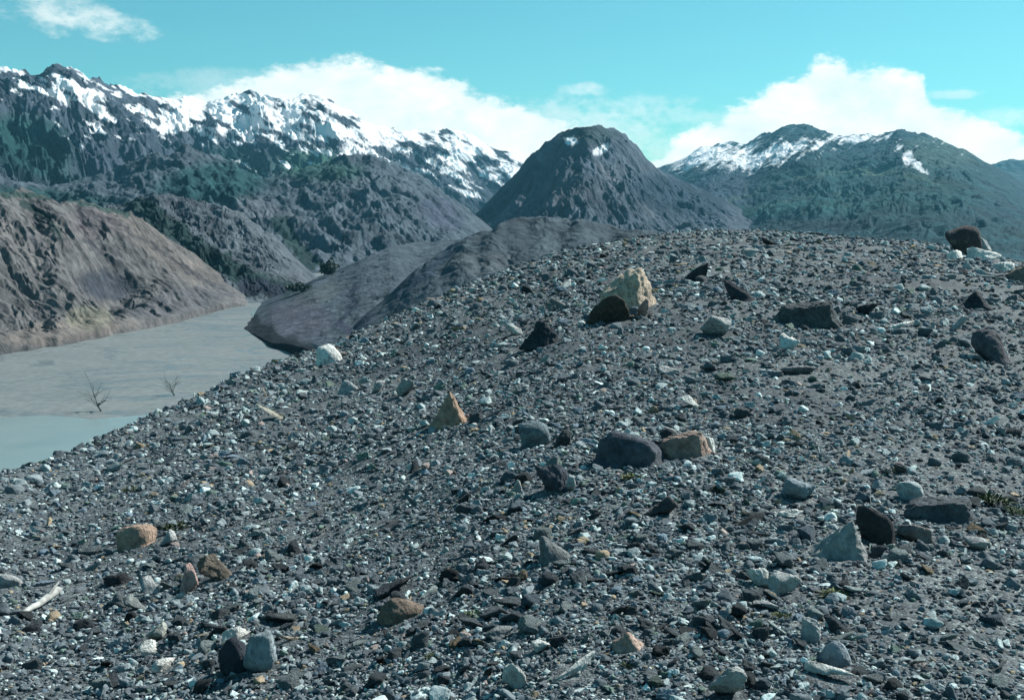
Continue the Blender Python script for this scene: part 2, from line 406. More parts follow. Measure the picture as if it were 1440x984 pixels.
placed = []   # (x, y, r, width px, height px, px, py) for labels and to keep stones apart
GROUP_ROCKS = 'rocks lying on the moraine'
def put_rock(i, px, py, w, h_, col, shape, dr, cat, label):
    x, y, r = ground_hit(px, py)
    dist = math.sqrt(r * r + EYE * EYE)
    s = dist / FPX
    alpha = math.atan2(EYE - float(ground_z(x, y)), r)
    wid = w * s; dep = wid * dr
    hei = max((h_ * s - 0.6 * dep * math.sin(alpha)) / math.cos(alpha), .4 * h_ * s)
    sink = .34 if shape == 'rounded' else .18
    sub = 4 if w > 50 else 3
    v, f = rock(1000 + i * 7, (wid, dep, hei / (1 - sink)), shape, sub)
    a = math.atan2(x, y)
    cx, cy = x + math.sin(a) * dep * .38, y + math.cos(a) * dep * .38
    gz = float(min(ground_z(cx, cy), ground_z(x, y) + .3 * hei))
    name = 'boulder' if cat == 'boulder' else 'rock'
    o = link(name, flat_stone_mesh(name, v, f), M_STONE)
    o.location = (cx, cy, gz - sink * hei / (1 - sink)); o.rotation_euler = (0, 0, -a)
    k_ = .9 if max(col) < .3 else 1.12
    o.color = (*[q * k_ for q in col], 1)
    o['label'] = label; o['category'] = cat; o['group'] = GROUP_ROCKS
    placed.append((cx, cy, wid, px, py))
    return o

for i, hrow in enumerate(HEROES):
    px, py, w, h_, col, shape, dr, cat, ref, label = hrow
    put_rock(i, px, py, w, h_, col, shape, dr, cat, label)

# ------------------------------------------------------------------ gravel and loose stones
HALF = R(34)
EXP, CDEN = 2.55, 0.037
SCALE_MIN = 0.0024
def smin(r): return np.maximum(SCALE_MIN * r, 0.0075)
rs = np.geomspace(1.9, 95, 400)
dens = CDEN * smin(rs) ** -EXP * rs
hwid = lambda r: HALF + R(38) * (1 - sstep(5, 20, r))
dens = dens * 2 * hwid(rs)
cum = np.concatenate([[0], np.cumsum(0.5 * (dens[1:] + dens[:-1]) * np.diff(rs))])
NST = int(cum[-1])
rad = np.interp(rng.random(NST) * cum[-1], cum, rs)
ang = (rng.random(NST) * 2 - 1) * hwid(rad)
size = smin(rad) * (rng.random(NST)) ** (-1 / EXP) * (1 + .3 * (1 - sstep(4, 8, rad)))
gx, gy = rad * np.sin(ang), rad * np.cos(ang)
clump = fbm(gx / 1.7, gy / 1.7, 301, 3) + .6 * fbm(gx / 6., gy / 6., 302, 2)
keep = (rng.random(NST) < np.clip(.74 + 1.0 * clump, .3, 1)) & (size < np.clip(.062 + .0095 * rad, 0, .40))
Rmax = np.interp(ang, _fa, _fr)
keep &= rad < Rmax * 1.18
gx, gy, rad, ang, size = gx[keep], gy[keep], rad[keep], ang[keep], size[keep]
appar = size / rad
# keep stones out of the hero rocks
order = np.argsort(-appar); gx, gy, rad, ang, size, appar = (q[order] for q in (gx, gy, rad, ang, size, appar))
ok = np.ones(len(gx), bool)
for (hx, hy, hw, _, _) in placed:
    ok &= np.hypot(gx - hx, gy - hy) > (hw * .5 + size * .4)
gx, gy, rad, ang, size, appar = (q[ok] for q in (gx, gy, rad, ang, size, appar))
NST = len(gx)
gz = ground_z(gx, gy)
PALETTE = [((.078, .086, .095), 30), ((.115, .126, .136), 30), ((.050, .054, .058), 9), ((.175, .19, .198), 17), ((.29, .315, .31), 17), ((.50, .53, .51), 7),
           ((.26, .19, .13), 2.5), ((.12, .155, .13), 5), ((.28, .21, .19), 1.5), ((.13, .16, .19), 6)]
PNAME = ['dark grey', 'mid grey', 'black', 'grey', 'pale grey', 'white', 'tan', 'greenish grey', 'pinkish', 'blue-grey']
pw = np.array([p[1] for p in PALETTE], float); pw /= pw.sum()
pick = rng.choice(len(PALETTE), NST, p=pw)
cols = np.array([p[0] for p in PALETTE])[pick] * np.array([1.0, 1.13, 1.15]) * rng.uniform(.8, 1.22, (NST, 1))
KINDS = ['angular', 'rounded', 'flat', 'long']
shp = rng.choice(4, NST, p=[.46, .22, .2, .12])
DIMS = np.array([[1, .82, .66], [1, .88, .72], [1.1, .85, .32], [1.35, .62, .5]])
yaw = rng.random(NST) * 2 * math.pi
tilt = rng.normal(0, .22, (NST, 2))

# --- the largest stones: objects of their own
N_OWN = 300 - len(HEROES)
spx, spy = project(gx, gy, gz)
inside = (spx > 8) & (spx < 1432) & (spy > 330) & (spy < 972) & (rad < Rmax[keep][order][ok])
own = []
cand = np.nonzero(inside)[0]
for i in cand:
    if all((spx[i] - spx[j]) ** 2 + (spy[i] - spy[j]) ** 2 > 9 ** 2 for j in own): own.append(i)
    if len(own) == N_OWN: break
own = np.array(own)
PROTO = [[flat_stone_mesh('stone', *rock(5000 + k * 31 + t, (1, 1, 1), {'long': 'angular'}.get(KINDS[k], KINDS[k]), 3)) for t in range(6)] for k in range(4)]
GROUP_STONES = 'loose stones scattered over the moraine'

refs = [(hr[0], hr[1], hr[8]) for hr in HEROES if hr[8]]
def relation(px, py, skip=0):
    d = sorted(((px - rx) ** 2 + (1.6 * (py - ry)) ** 2, k) for k, (rx, ry, _) in enumerate(refs))
    rx, ry, name = refs[d[skip][1]]
    dx, dy = px - rx, (py - ry) * 1.6
    dist = math.hypot(dx, dy)
    a = math.degrees(math.atan2(-dy, dx)) % 360
    word = ['right of', 'up right of', 'behind', 'up left of', 'left of', 'down left of', 'in front of', 'down right of'][int((a + 22.5) // 45) % 8]
    near = 'just' if dist < 60 else ('a little' if dist < 120 else 'well')
    return near + ' ' + word, name
used = set()
for i in own:
    k = int(shp[i]); sz = appar[i] * FPX
    sizew = 'large' if sz > 24 else ('medium-sized' if sz > 17 else 'small')
    c_ = PNAME[pick[i]]; s_ = {'angular': 'angular', 'rounded': 'rounded', 'flat': 'flat', 'long': 'elongated'}[KINDS[k]]
    side = 'turned end-on' if abs(math.cos(yaw[i])) < .5 else 'lying crosswise'
    opts = []
    for skip in range(4):
        rel, nm = relation(spx[i], spy[i], skip)
        opts += [f'{c_} {s_} stone {rel} {nm}', f'{sizew} {c_} {s_} stone {rel} {nm}', f'{sizew} {c_} {s_} stone {side} {rel} {nm}']
    opts = [q for q in opts if len(q.split()) <= 16]
    lab = next((q for q in opts if q not in used), None) or opts[-1]
    used.add(lab)
    o = bpy.data.objects.new('stone', PROTO[k][int(rng.integers(6))]); COL.objects.link(o)
    if not o.data.materials: o.data.materials.append(M_STONE)
    dm = DIMS[k] * size[i]
    o.scale = dm; o.rotation_euler = (tilt[i, 0], tilt[i, 1], yaw[i])
    o.location = (gx[i], gy[i], gz[i] - .2 * dm[2])
    o.color = (*cols[i], 1)
    tag(o, lab, 'stone', None, GROUP_STONES)

# --- all the rest: one gravel sheet of real stones
rest = np.ones(NST, bool); rest[own] = False
rest = np.nonzero(rest)[0]
VV, FF, CC = [], [], []; base = 0
for lod, sel in ((2, rest[appar[rest] * FPX > 11]), (1, rest[(appar[rest] * FPX <= 11) & (appar[rest] * FPX > 5.2)]), (0, rest[appar[rest] * FPX <= 5.2])):
    for k in range(4):
        for t in range(4):
            s = sel[(shp[sel] == k)]; s = s[t::4]
            if not len(s): continue
            v, f = rock(8000 + 100 * lod + 10 * k + t, (1, 1, 1), {'long': 'angular'}.get(KINDS[k], KINDS[k]), lod)
            v = v - np.array([0, 0, .22])
            p = v[None] * (DIMS[k][None] * size[s][:, None])[:, None, :]
            ta, tb = tilt[s, 0][:, None], tilt[s, 1][:, None]
            y1 = p[..., 1] * np.cos(ta) - p[..., 2] * np.sin(ta); z1 = p[..., 1] * np.sin(ta) + p[..., 2] * np.cos(ta)
            x2 = p[..., 0] * np.cos(tb) + z1 * np.sin(tb); z2 = -p[..., 0] * np.sin(tb) + z1 * np.cos(tb)
            cw, sw = np.cos(yaw[s])[:, None], np.sin(yaw[s])[:, None]
            x3 = x2 * cw - y1 * sw + gx[s][:, None]; y3 = x2 * sw + y1 * cw + gy[s][:, None]; z3 = z2 + gz[s][:, None]
            VV.append(np.stack([x3, y3, z3], -1).reshape(-1, 3))
            FF.append((f[None] + (np.arange(len(s)) * len(v))[:, None, None] + base).reshape(-1, 3))
            CC.append(np.repeat(cols[s], len(v), 0)); base += len(s) * len(v)
me = mesh_np('gravel', np.concatenate(VV), np.concatenate(FF), False, {'tint': np.concatenate(CC)})
tag(link('gravel', me, M_GRAVEL), 'loose grey gravel and pebbles covering the moraine slope', 'gravel', 'stuff')

# ------------------------------------------------------------------ low plants and driftwood
m, nt, b = new_mat('leaf_green')
tc = nt.nodes.new('ShaderNodeTexCoord').outputs['Object']
oc = nt.nodes.new('ShaderNodeObjectInfo').outputs['Color']
c = mix(nt, 1.0, oc, ramp(nt, noise(nt, tc, 30, 2), [(.3, (.6, .6, .6)), (.7, (1.5, 1.5, 1.2))]), 'MULTIPLY')
nt.links.new(c, b.inputs['Base Color']); b.inputs['Roughness'].default_value = .7
M_LEAF = m
def plant(px, py, wpx, label, col, seed):
    g = np.random.default_rng(seed)
    x, y, r = ground_hit(px, py); s = wpx * r / FPX / 2
    V, F = [], []
    for _ in range(150):
        a = g.random() * 6.283; e = abs(g.normal(.5, .4)); rad_ = s * math.sqrt(g.random()) * .8
        bx, by = rad_ * math.cos(a), rad_ * math.sin(a) * .8
        L = s * g.uniform(.25, .55); wv = L * g.uniform(.12, .22); a2 = a + g.normal(0, .7)
        d = np.array([math.cos(a2) * math.cos(e), math.sin(a2) * math.cos(e), math.sin(e)]); sd = np.array([-math.sin(a2), math.cos(a2), 0])
        o_ = np.array([bx, by, s * .25 * (1 - rad_ / s) * g.random()])
        n0 = len(V)
        V += [o_, o_ + d * L * .5 + sd * wv, o_ + d * L + np.array([0, 0, -.2 * L]), o_ + d * L * .5 - sd * wv]
        F.append((n0, n0 + 1, n0 + 2, n0 + 3))
    o = link('moss_plant', mesh_np('moss_plant', V, F, False), M_LEAF)
    o.location = (x, y, float(ground_z(x, y))); o.color = (*col, 1)
    tag(o, label, 'plant', None, 'low plants among the stones')
GN, YG = (.04, .066, .036), (.10, .12, .06)
for i, (px, py, w, lab, col) in enumerate([
    (712, 690, 30, 'small dark green plant left of the dark blue boulder', GN),
    (892, 674, 40, 'yellow-green plant in front of the big grey-blue boulder', YG),
    (1010, 690, 34, 'dark green plant down right of the flat pinkish rock', GN),
    (1172, 838, 44, 'yellowish plant in front of the pyramid rock', YG),
    (1392, 708, 60, 'wide green plant behind the end of the low grey boulder', GN),
    (1424, 722, 40, 'bright green plant at the right edge beside the low grey boulder', (.06, .10, .05)),
    (246, 742, 40, 'green plant behind the orange rounded boulder', GN),
    (186, 690, 28, 'yellow-green plant near the slope edge above the orange boulder', YG),
    (664, 868, 44, 'mossy green cushion right of the tan brown boulder', (.10, .14, .09)),
    (610, 925, 30, 'thin green plant below the tan brown boulder', GN),
    (888, 936, 30, 'green plant under the pinkish triangular rock', GN),
    (1098, 868, 34, 'yellow-green plant right of the flat yellowish stone', YG)]):
    plant(px, py, w, lab, col, 400 + i)

m, nt, b = new_mat('bare_wood')
tc = nt.nodes.new('ShaderNodeTexCoord').outputs['Object']
c = mix(nt, 1.0, nt.nodes.new('ShaderNodeObjectInfo').outputs['Color'], ramp(nt, noise(nt, tc, 18, 4), [(.3, (.6, .6, .6)), (.7, (1.3, 1.3, 1.3))]), 'MULTIPLY')
nt.links.new(c, b.inputs['Base Color'])
M_WOOD = m
def tubes(paths, ns=9):
    V, F = [], []
    for pts, rads in paths:
        pts = np.array(pts, float); n0 = len(V)
        for k, (p, r_) in enumerate(zip(pts, rads)):
            t = pts[min(k + 1, len(pts) - 1)] - pts[max(k - 1, 0)]; t /= np.linalg.norm(t)
            u = np.cross(t, [0.3, .2, 1]); u /= np.linalg.norm(u); w_ = np.cross(t, u)
            for q in range(ns):
                a = q * 2 * math.pi / ns; V.append(p + r_ * (math.cos(a) * u + math.sin(a) * w_))
        for k in range(len(pts) - 1):
            for q in range(ns):
                F.append((n0 + k * ns + q, n0 + k * ns + (q + 1) % ns, n0 + (k + 1) * ns + (q + 1) % ns, n0 + (k + 1) * ns + q))
    return V, F
x0, y0, _ = ground_hit(20, 876); x1, y1, _ = ground_hit(88, 842)
pts = []; rads = []
for k in range(13):
    t = k / 12; x, y = x0 + (x1 - x0) * t, y0 + (y1 - y0) * t + .02 * math.sin(t * 5)
    rad_ = .012 + .016 * t; pts.append((x - x0, y - y0, float(ground_z(x, y)) + rad_ + .008 + .03 * t + .006 * math.sin(9 * t))); rads.append(rad_ * (1 if 0 < k < 12 else .35))
e = np.array(pts[8])
o = link('driftwood_branch', mesh_np('driftwood_branch', *tubes([(pts, rads), ([e, e + (.02, .05, .04), e + (.03, .11, .06)], [.012, .009, .003])]), True), M_WOOD)
o.location = (x0, y0, 0); o.color = (.34, .35, .33, 1)
tag(o, 'weathered pale driftwood branch lying on gravel at the left', 'driftwood')

# ------------------------------------------------------------------ valley floor, mud flat, water
def on_valley(px, py, z=VALLEY):
    dx, dy, dz = ray(px, py); t = (z - EYE) / np.minimum(dz, -1e-4)
    return dx * t, dy * t
m, nt, b = new_mat('valley_mud')
pos = nt.nodes.new('ShaderNodeNewGeometry').outputs['Position']
mp = N(nt, 'ShaderNodeMapping'); mp.inputs['Scale'].default_value = (.6, 1.1, 1); nt.links.new(pos, mp.inputs[0])
n1 = noise(nt, mp.outputs[0], .03, 8, .68, 1.2); n2 = noise(nt, pos, .4, 6, .7)
c = ramp(nt, n1, [(.3, (.126, .15, .153)), (.5, (.148, .17, .172)), (.7, (.172, .19, .188))])
c = mix(nt, 1.0, c, ramp(nt, n2, [(.3, (.72, .73, .74)), (.7, (1.2, 1.2, 1.18))]), 'MULTIPLY')
wet = mathn(nt, 'ABSOLUTE', mathn(nt, 'SUBTRACT', noise(nt, mp.outputs[0], .018, 6, .6, 1.5), .5))
wf = ramp(nt, wet, [(.0, (1, 1, 1)), (.012, (.8, .8, .8)), (.028, (0, 0, 0))])
c = mix(nt, wf, c, mix(nt, 1.0, c, (.9, .93, .94), 'MULTIPLY'))
nt.links.new(mathn(nt, 'SUBTRACT', .8, mathn(nt, 'MULTIPLY', wf, .5)), b.inputs['Roughness'])
nt.links.new(c, b.inputs['Base Color'])
bump(nt, b, n2, .25, .4)
g = np.linspace(-7900, 7900, 60)
GX, GY = np.meshgrid(g, g, indexing='ij')
tag(link('valley_ground', mesh_np('valley_ground', np.stack([GX, GY, np.full_like(GX, VALLEY - .6)], -1).reshape(-1, 3), grid_faces(60, 60, True), True), m),
    'grey silt valley floor reaching to the foot of the mountains', 'ground', 'structure')

def sheet(name, outline, z, mat, label, cat, step=2):
    pts = [on_valley(px, py, z) for px, py in outline]
    q = []
    for k in range(len(pts)):
        a_, b_ = pts[k], pts[(k + 1) % len(pts)]
        for s_ in range(6):
            t = s_ / 6; q.append((a_[0] + (b_[0] - a_[0]) * t, a_[1] + (b_[1] - a_[1]) * t))
    q = np.array(q); q = q + 1.6 * np.stack([perlin(q[:, 0] / 9, q[:, 1] / 9, 61), perlin(q[:, 0] / 9, q[:, 1] / 9, 62)], -1)
    me = bpy.data.meshes.new(name); me.from_pydata([(x, y, z) for x, y in q], [], [list(range(len(q)))]); me.update()
    if me.polygons[0].normal.z < 0: me.flip_normals()
    return tag(link(name, me, mat), label, cat, 'structure')
sheet('mudflat', [(-500, 640), (-200, 520), (0, 494), (100, 478), (160, 468), (250, 450), (330, 430), (366, 426), (378, 432), (352, 448), (345, 462), (380, 487), (440, 508), (520, 530),
                  (560, 700), (300, 980), (-300, 1200)], VALLEY, m, 'smooth grey mudflat filling the arm below the bluffs', 'mudflat')
m, nt, b = new_mat('silty_water')
pos = nt.nodes.new('ShaderNodeNewGeometry').outputs['Position']
n1 = noise(nt, pos, .05, 4, .5, .5); n2 = noise(nt, pos, 1.4, 3, .6)
c = ramp(nt, n1, [(.3, (.165, .225, .22)), (.7, (.205, .262, .252))])
nt.links.new(c, b.inputs['Base Color']); b.inputs['Roughness'].default_value = .22; b.inputs['Specular IOR Level'].default_value = .5
bump(nt, b, n2, .3, .12)
sheet('lake_water', [(-300, 640), (-100, 596), (0, 587), (60, 584), (130, 589), (200, 583), (250, 574), (300, 548), (360, 525), (430, 505), (470, 530), (400, 700), (100, 1000), (-300, 1100)],
      VALLEY + .05, m, 'pale turquoise silty lake water below the slope', 'lake')
sheet('stream_water', [(352, 442), (364, 430), (380, 427), (384, 431), (372, 437), (356, 447)], VALLEY + .06, m, 'pale stream of meltwater entering between the two spurs', 'stream')

# bare snags on the lake shore
def snag(px, py, size, seed, label):
    x, y = on_valley(px, py); x = float(x); y = float(y); sc_ = math.hypot(x, y) / FPX * size
    gg = np.random.default_rng(seed)
    br = [([(0, 0, -.2), (-5 * sc_, 0, 8 * sc_), (-13 * sc_, 2, 21 * sc_)], [1.5 * sc_, 1.1 * sc_, .6 * sc_])]
    for k in range(16):
        a = gg.uniform(-1.3, 1.3); L = gg.uniform(10, 32) * sc_; d = np.array([math.sin(a), gg.normal(0, .4), math.cos(a)])
        st = np.array([-9 * sc_, 1, 14 * sc_]) * gg.uniform(.2, 1.45)
        mid = st + d * L * .5 + gg.normal(0, 1.2, 3) * sc_
        br.append(([st, mid, st + d * L + gg.normal(0, 2, 3) * sc_], [.42 * sc_, .28 * sc_, .10 * sc_]))
        d2 = d + gg.normal(0, .5, 3); br.append(([mid, mid + d2 * L * .25, mid + d2 * L * .45], [.25 * sc_, .18 * sc_, .08 * sc_]))
    o = link('bare_snag', mesh_np('bare_snag', *tubes(br, 5), True), M_WOOD)
    o.location = (x, y, VALLEY); o.color = (.10, .12, .12, 1)
    tag(o, label, 'dead tree', None, 'bare snags on the mudflat')
snag(143, 578, 1.0, 5, 'leaning snag with bare twigs at the edge of the lake water')
snag(246, 556, .8, 11, 'thin bare snag on the mudflat near the slope edge')

# ------------------------------------------------------------------ hills and mountains
def hill_material(name, bump_scale, bump_dist, snow=True, veg_scale=0.05):
    m, nt, b = new_mat(name)
    pos = nt.nodes.new('ShaderNodeNewGeometry').outputs['Position']
    base = N(nt, 'ShaderNodeAttribute', attribute_name='tint').outputs['Color']
    n1 = noise(nt, pos, bump_scale, 6, .65, .6); n2 = noise(nt, pos, bump_scale * 5, 4, .65)
    c = mix(nt, 1.0, base, ramp(nt, n1, [(.28, (.45, .47, .5)), (.5, (1, 1, 1)), (.72, (1.5, 1.45, 1.4))]), 'MULTIPLY')
    c = mix(nt, 1.0, c, ramp(nt, n2, [(.3, (.6, .62, .62)), (.5, (1, 1, 1)), (.7, (1.4, 1.38, 1.35))]), 'MULTIPLY')
    if snow:
        sn = N(nt, 'ShaderNodeAttribute', attribute_name='snow').outputs['Fac']
        f = mathn(nt, 'ADD', sn, mathn(nt, 'MULTIPLY', mathn(nt, 'SUBTRACT', n1, .5), .6))
        f = mathn(nt, 'ADD', f, mathn(nt, 'MULTIPLY', mathn(nt, 'SUBTRACT', n2, .5), .8))
        f = ramp(nt, f, [(.36, (0, 0, 0)), (.5, (.5, .5, .5)), (.68, (1, 1, 1))])
        c = mix(nt, f, c, (.74, .76, .77))
    nt.links.new(c, b.inputs['Base Color']); b.inputs['Specular IOR Level'].default_value = .1
    bump(nt, b, mathn(nt, 'ADD', n1, mathn(nt, 'MULTIPLY', n2, .35)), .8, bump_dist)
    return m

def seg_dist(px, py, line):
    d = np.full(px.shape, 1e9)
    for (x0, y0), (x1, y1) in zip(line[:-1], line[1:]):
        vx, vy = x1 - x0, y1 - y0; L2 = vx * vx + vy * vy + 1e-9
        t = np.clip(((px - x0) * vx + (py - y0) * vy) / L2, 0, 1)
        d = np.minimum(d, np.hypot(px - x0 - t * vx, py - y0 - t * vy))
    return d

def hill(name, label, sil, Dr, d0, mat, base_col, nu=500, nv=260, z0=VALLEY - 1.5, p=1.25, L=120, relief=.13, shear=0., crest=.3, patches=(), strokes=(), snow=None,
         bank=0., seed=1, craggy=.10, shore=None, zoff=None):
    pa, pe = azel([s[0] for s in sil], [s[1] for s in sil]); pxs = [s[0] for s in sil]
    a = np.linspace(pa[0], pa[-1], nu); el = np.interp(a, pa, pe); pxa = np.interp(a, pa, pxs)
    D = np.interp(pxa, [q[0] for q in Dr], [q[1] for q in Dr])
    if shore is not None:
        sx, sy = on_valley([q[0] for q in shore], [q[1] for q in shore]); sa = np.arctan2(sx, sy)
        dd = np.interp(a, sa, np.hypot(sx, sy)) + 6 * fbm(a * 45, a * 0, seed + 33, 2)
    else: dd = np.interp(pxa, [q[0] for q in d0], [q[1] for q in d0])
    D = np.maximum(_smooth(D, nu // 14), dd + 12)
    dd = _smooth(dd, 3)
    D = D + .06 * (D - dd) * perlin(a * 40, a * 0, seed + 90)
    zr = EYE + D * el
    zb = np.full_like(a, z0)
    zr = np.maximum(zr, zb + .3)
    tf = np.concatenate([np.linspace(0, 1, nv), 1 + np.linspace(.015, 1.2, 40)])
    A, T_ = np.meshgrid(a, tf, indexing='ij')
    Dm, d_m, zrm = D[:, None], dd[:, None], zr[:, None]
    d = d_m + (Dm - d_m) * T_
    H = zrm - z0
    tt = np.clip(T_, 0, 1)
    z = z0 + H * tt ** p
    if bank: z = z + np.minimum(bank, H * .5) * sstep(0, .03, tt) * (1 - tt)
    back = np.clip(T_ - 1, 0, None)
    z = z - H * (1.05 * back ** 1.3)
    u = A * np.median(D); v = d
    us = u + shear * v
    wrp = 0.9 * fbm(u / (1.6 * L), v / (1.6 * L), seed + 40, 4); wr2 = .5 * fbm(u / (.5 * L), v / (.5 * L), seed + 44, 3)
    gl = 1.05 - ridged(us / (1.35 * L) + .8 * wrp, v / (4.2 * L) + .5 * wrp, seed, 5, .58)
    gl = .72 * gl + .28 * ridged(us / (.45 * L) + wrp + wr2, v / (.7 * L) + wr2, seed + 30, 4, .62)
    fb = fbm(u / (1.4 * L) + wr2, v / (1.4 * L), seed + 7, 6, .6)
    env = sstep(0, .18, tt) * (1 - (1 - crest) * sstep(.7, 1.0, tt))
    dz = relief * H * env * (1.0 * (gl - .55) + .9 * fb)
    z = z + dz + craggy * H * fbm(u / (L * .5) + wr2, v / (L * .8), seed + 91, 5, .6) * sstep(.6, 1., T_)
    z = np.maximum(z, z0 - .5)
    if zoff is not None: z = z + zoff(A, T_, H)
    x, y = d * np.sin(A), d * np.cos(A)
    px, py = project(x, y, z)
    wob = 1 + .45 * fbm(px / 22, py / 14, seed + 3, 3)
    jx, jy = px + 9 * fbm(px / 18, py / 12, seed + 4, 3), py + 7 * fbm(px / 18, py / 12, seed + 5, 3)
    col = np.ones(x.shape + (3,)) * np.array(base_col)
    col = col * (1 + .28 * fbm(us / L + .8 * wrp, v / (1.5 * L) + wrp, seed + 60, 5))[..., None]
    for (cx, cy, rx, ry, rot, cc, st) in patches:
        cr, sr = math.cos(R(rot)), math.sin(R(rot)); ex, ey = jx - cx, jy - cy
        q = np.hypot((ex * cr + ey * sr) / rx, (-ex * sr + ey * cr) / ry)
        f = (st * (1 - sstep(.6, 1.15, q)))[..., None]; col = col * (1 - f) + np.array(cc) * f
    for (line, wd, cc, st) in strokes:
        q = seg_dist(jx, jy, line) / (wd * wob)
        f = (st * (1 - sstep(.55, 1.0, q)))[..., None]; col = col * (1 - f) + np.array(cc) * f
    sn = np.zeros(x.shape)
    if snow is not None:
        sn = snow(px, py, tt, gl, fb, A, z)
    me = mesh_np(name, np.stack([x, y, z], -1).reshape(-1, 3), grid_faces(*x.shape, flip=True), True, {'tint': col.reshape(-1, 3), 'snow': sn.ravel()})
    return tag(link(name, me, mat), label, 'mountain' if 'mountain' in name else 'hill', 'structure')

M_FAR = hill_material('far_mountain', .006, 26.0)
M_MID = hill_material('middle_hill', .03, 4.0, False)
M_NEAR = hill_material('near_bluff', .06, 2.2, False)
FOREST, DKG, ROCKC = (.010, .046, .046), (.014, .032, .032), (.085, .088, .098)

def snow_from_line(line, width, amt=1.0):
    lx, ly = [q[0] for q in line], [q[1] for q in line]
    def f(px, py, tt, gl, fb, A, z):
        base = np.clip((np.interp(px, lx, ly) - 5 - py) / width, -1.6, 1)
        cap = np.interp(px, [0, 90, 190, 230, 320, 480, 560, 740], [.24, .24, .34, .66, .78, .76, .66, .66])
        s = np.where(base > 0, .42 + (cap - .42) * sstep(0, .6, base), .42 + .5 * base)
        s = s + .75 * np.exp(-((px - 118) / 24) ** 2 - ((py - 132 - (px - 118) * .5) / 17) ** 2)
        dg = (px - .2 * py)
        streak = fbm(px / 48 + py / 70, (py - .5 * px) / 13, 881, 4)
        fine = fbm(px / 9, (py - .45 * px) / 4.5, 882, 3)
        return s + 1.35 * streak + .3 * fine + .3 * (.5 - gl)
    return f

# the snowy range across the left of the valley
hill('snowy_mountain_range', 'long snow-streaked range rising over the left side of the valley',
     [(-420, 40), (-250, 70), (-100, 72), (-40, 84), (0, 86), (30, 96), (60, 99), (100, 95), (130, 102), (160, 120), (190, 129), (240, 139), (290, 140), (330, 131), (352, 127),
      (400, 134), (450, 134), (480, 150), (520, 172), (560, 182), (600, 184), (640, 178), (662, 186), (690, 204), (720, 213), (745, 236), (800, 272), (860, 310)],
     [(-420, 2500), (0, 2500), (150, 2700), (260, 3300), (480, 3300), (640, 4200), (860, 4400)], [(-420, 1300), (0, 1300), (200, 1500), (300, 1900), (500, 2200), (700, 3000), (860, 3200)],
     M_FAR, (.040, .054, .074), nu=1000, nv=330, L=200, relief=.27, shear=.35, seed=11, crest=.3, craggy=.06,
     patches=[(40, 205, 75, 48, 20, FOREST, .9), (300, 245, 90, 40, -8, FOREST, .85), (440, 232, 60, 24, 5, (.03, .085, .062), .8), (160, 265, 100, 18, 8, FOREST, .6), (570, 262, 60, 24, 20, (.05, .06, .09), .7)],
     snow=snow_from_line([(-420, 60), (-40, 84), (0, 104), (60, 122), (110, 158), (140, 160), (180, 152), (200, 168), (250, 188), (300, 198), (350, 196), (410, 212), (480, 214), (540, 232), (640, 246), (700, 250), (760, 250), (860, 300)], 48))

# right-hand snowy range with forested skirts
hill('forested_mountain_range', 'broad right range with snow patches above green forested skirts',
     [(880, 262), (905, 245), (930, 232), (960, 221), (985, 210), (1010, 200), (1050, 203), (1075, 190), (1100, 181), (1130, 175), (1150, 182), (1172, 190), (1200, 191), (1230, 194), (1262, 185), (1300, 190),
      (1325, 197), (1360, 214), (1390, 231), (1440, 262), (1520, 300), (1600, 330)],
     [(880, 4600), (1130, 4300), (1300, 4000), (1600, 4000)], [(880, 2600), (1000, 1900), (1200, 1450), (1330, 1100), (1440, 850), (1600, 750)],
     M_FAR, (.003, .030, .042), nu=820, nv=420, L=260, relief=.125, shear=-.5, seed=23, crest=.55, p=1.1, craggy=.07,
     patches=[(1230, 268, 190, 44, 0, (.004, .042, .048), .95), (1010, 275, 60, 40, -25, (.03, .05, .075), .8), (1320, 215, 60, 22, 10, (.035, .07, .06), .7), (1150, 316, 300, 9, 0, (.002, .016, .024), .85), (1340, 330, 150, 30, 4, (.003, .034, .044), .7), (1120, 292, 160, 10, -3, (.006, .05, .05), .6)],
     strokes=[([(1020, 285), (1120, 252), (1200, 240), (1300, 250)], 4, (.04, .075, .062), .6), ([(1040, 300), (1150, 272), (1260, 268)], 3, (.03, .065, .055), .6), ([(1200, 240), (1290, 246), (1330, 262)], 5, (.04, .08, .06), .5)],
     snow=lambda px, py, tt, gl, fb, A, z: (
         .8 * np.exp(-((px - 985) / 48) ** 2 - ((py - 219 + (px - 985) * .18) / 22) ** 2) + .66 * np.exp(-((px - 1062) / 46) ** 2 - ((py - 226) / 20) ** 2)
         + .5 * np.exp(-((px - 1120) / 55) ** 2 - ((py - 205) / 18) ** 2) + .62 * np.exp(-((px - 1270) / 13) ** 2 - ((py - 214 - (px - 1270) * .9) / 14) ** 2)
         + .66 * np.exp(-((px - 1292) / 12) ** 2 - ((py - 231 - (px - 1290) * .9) / 9) ** 2) + .6 * np.exp(-((px - 1205) / 36) ** 2 - ((py - 193) / 8) ** 2)
         + .06 + .85 * fbm(px / 18 + py / 30, (py + .6 * px) / 9, 77, 4) * np.exp(-((py - 205) / 40) ** 2) + .3 * (.5 - gl) * np.exp(-((py - 205) / 40) ** 2)))
hill('distant_mountain', 'dark distant mountain at the right end of the horizon', [(1330, 300), (1375, 240), (1395, 231), (1420, 227), (1445, 224), (1500, 215), (1580, 228), (1700, 260), (1800, 300)],
     [(1330, 6200), (1800, 6200)], [(1330, 5000), (1800, 5000)], M_FAR, (.03, .06, .062), nu=240, nv=90, L=300, relief=.1, seed=31)

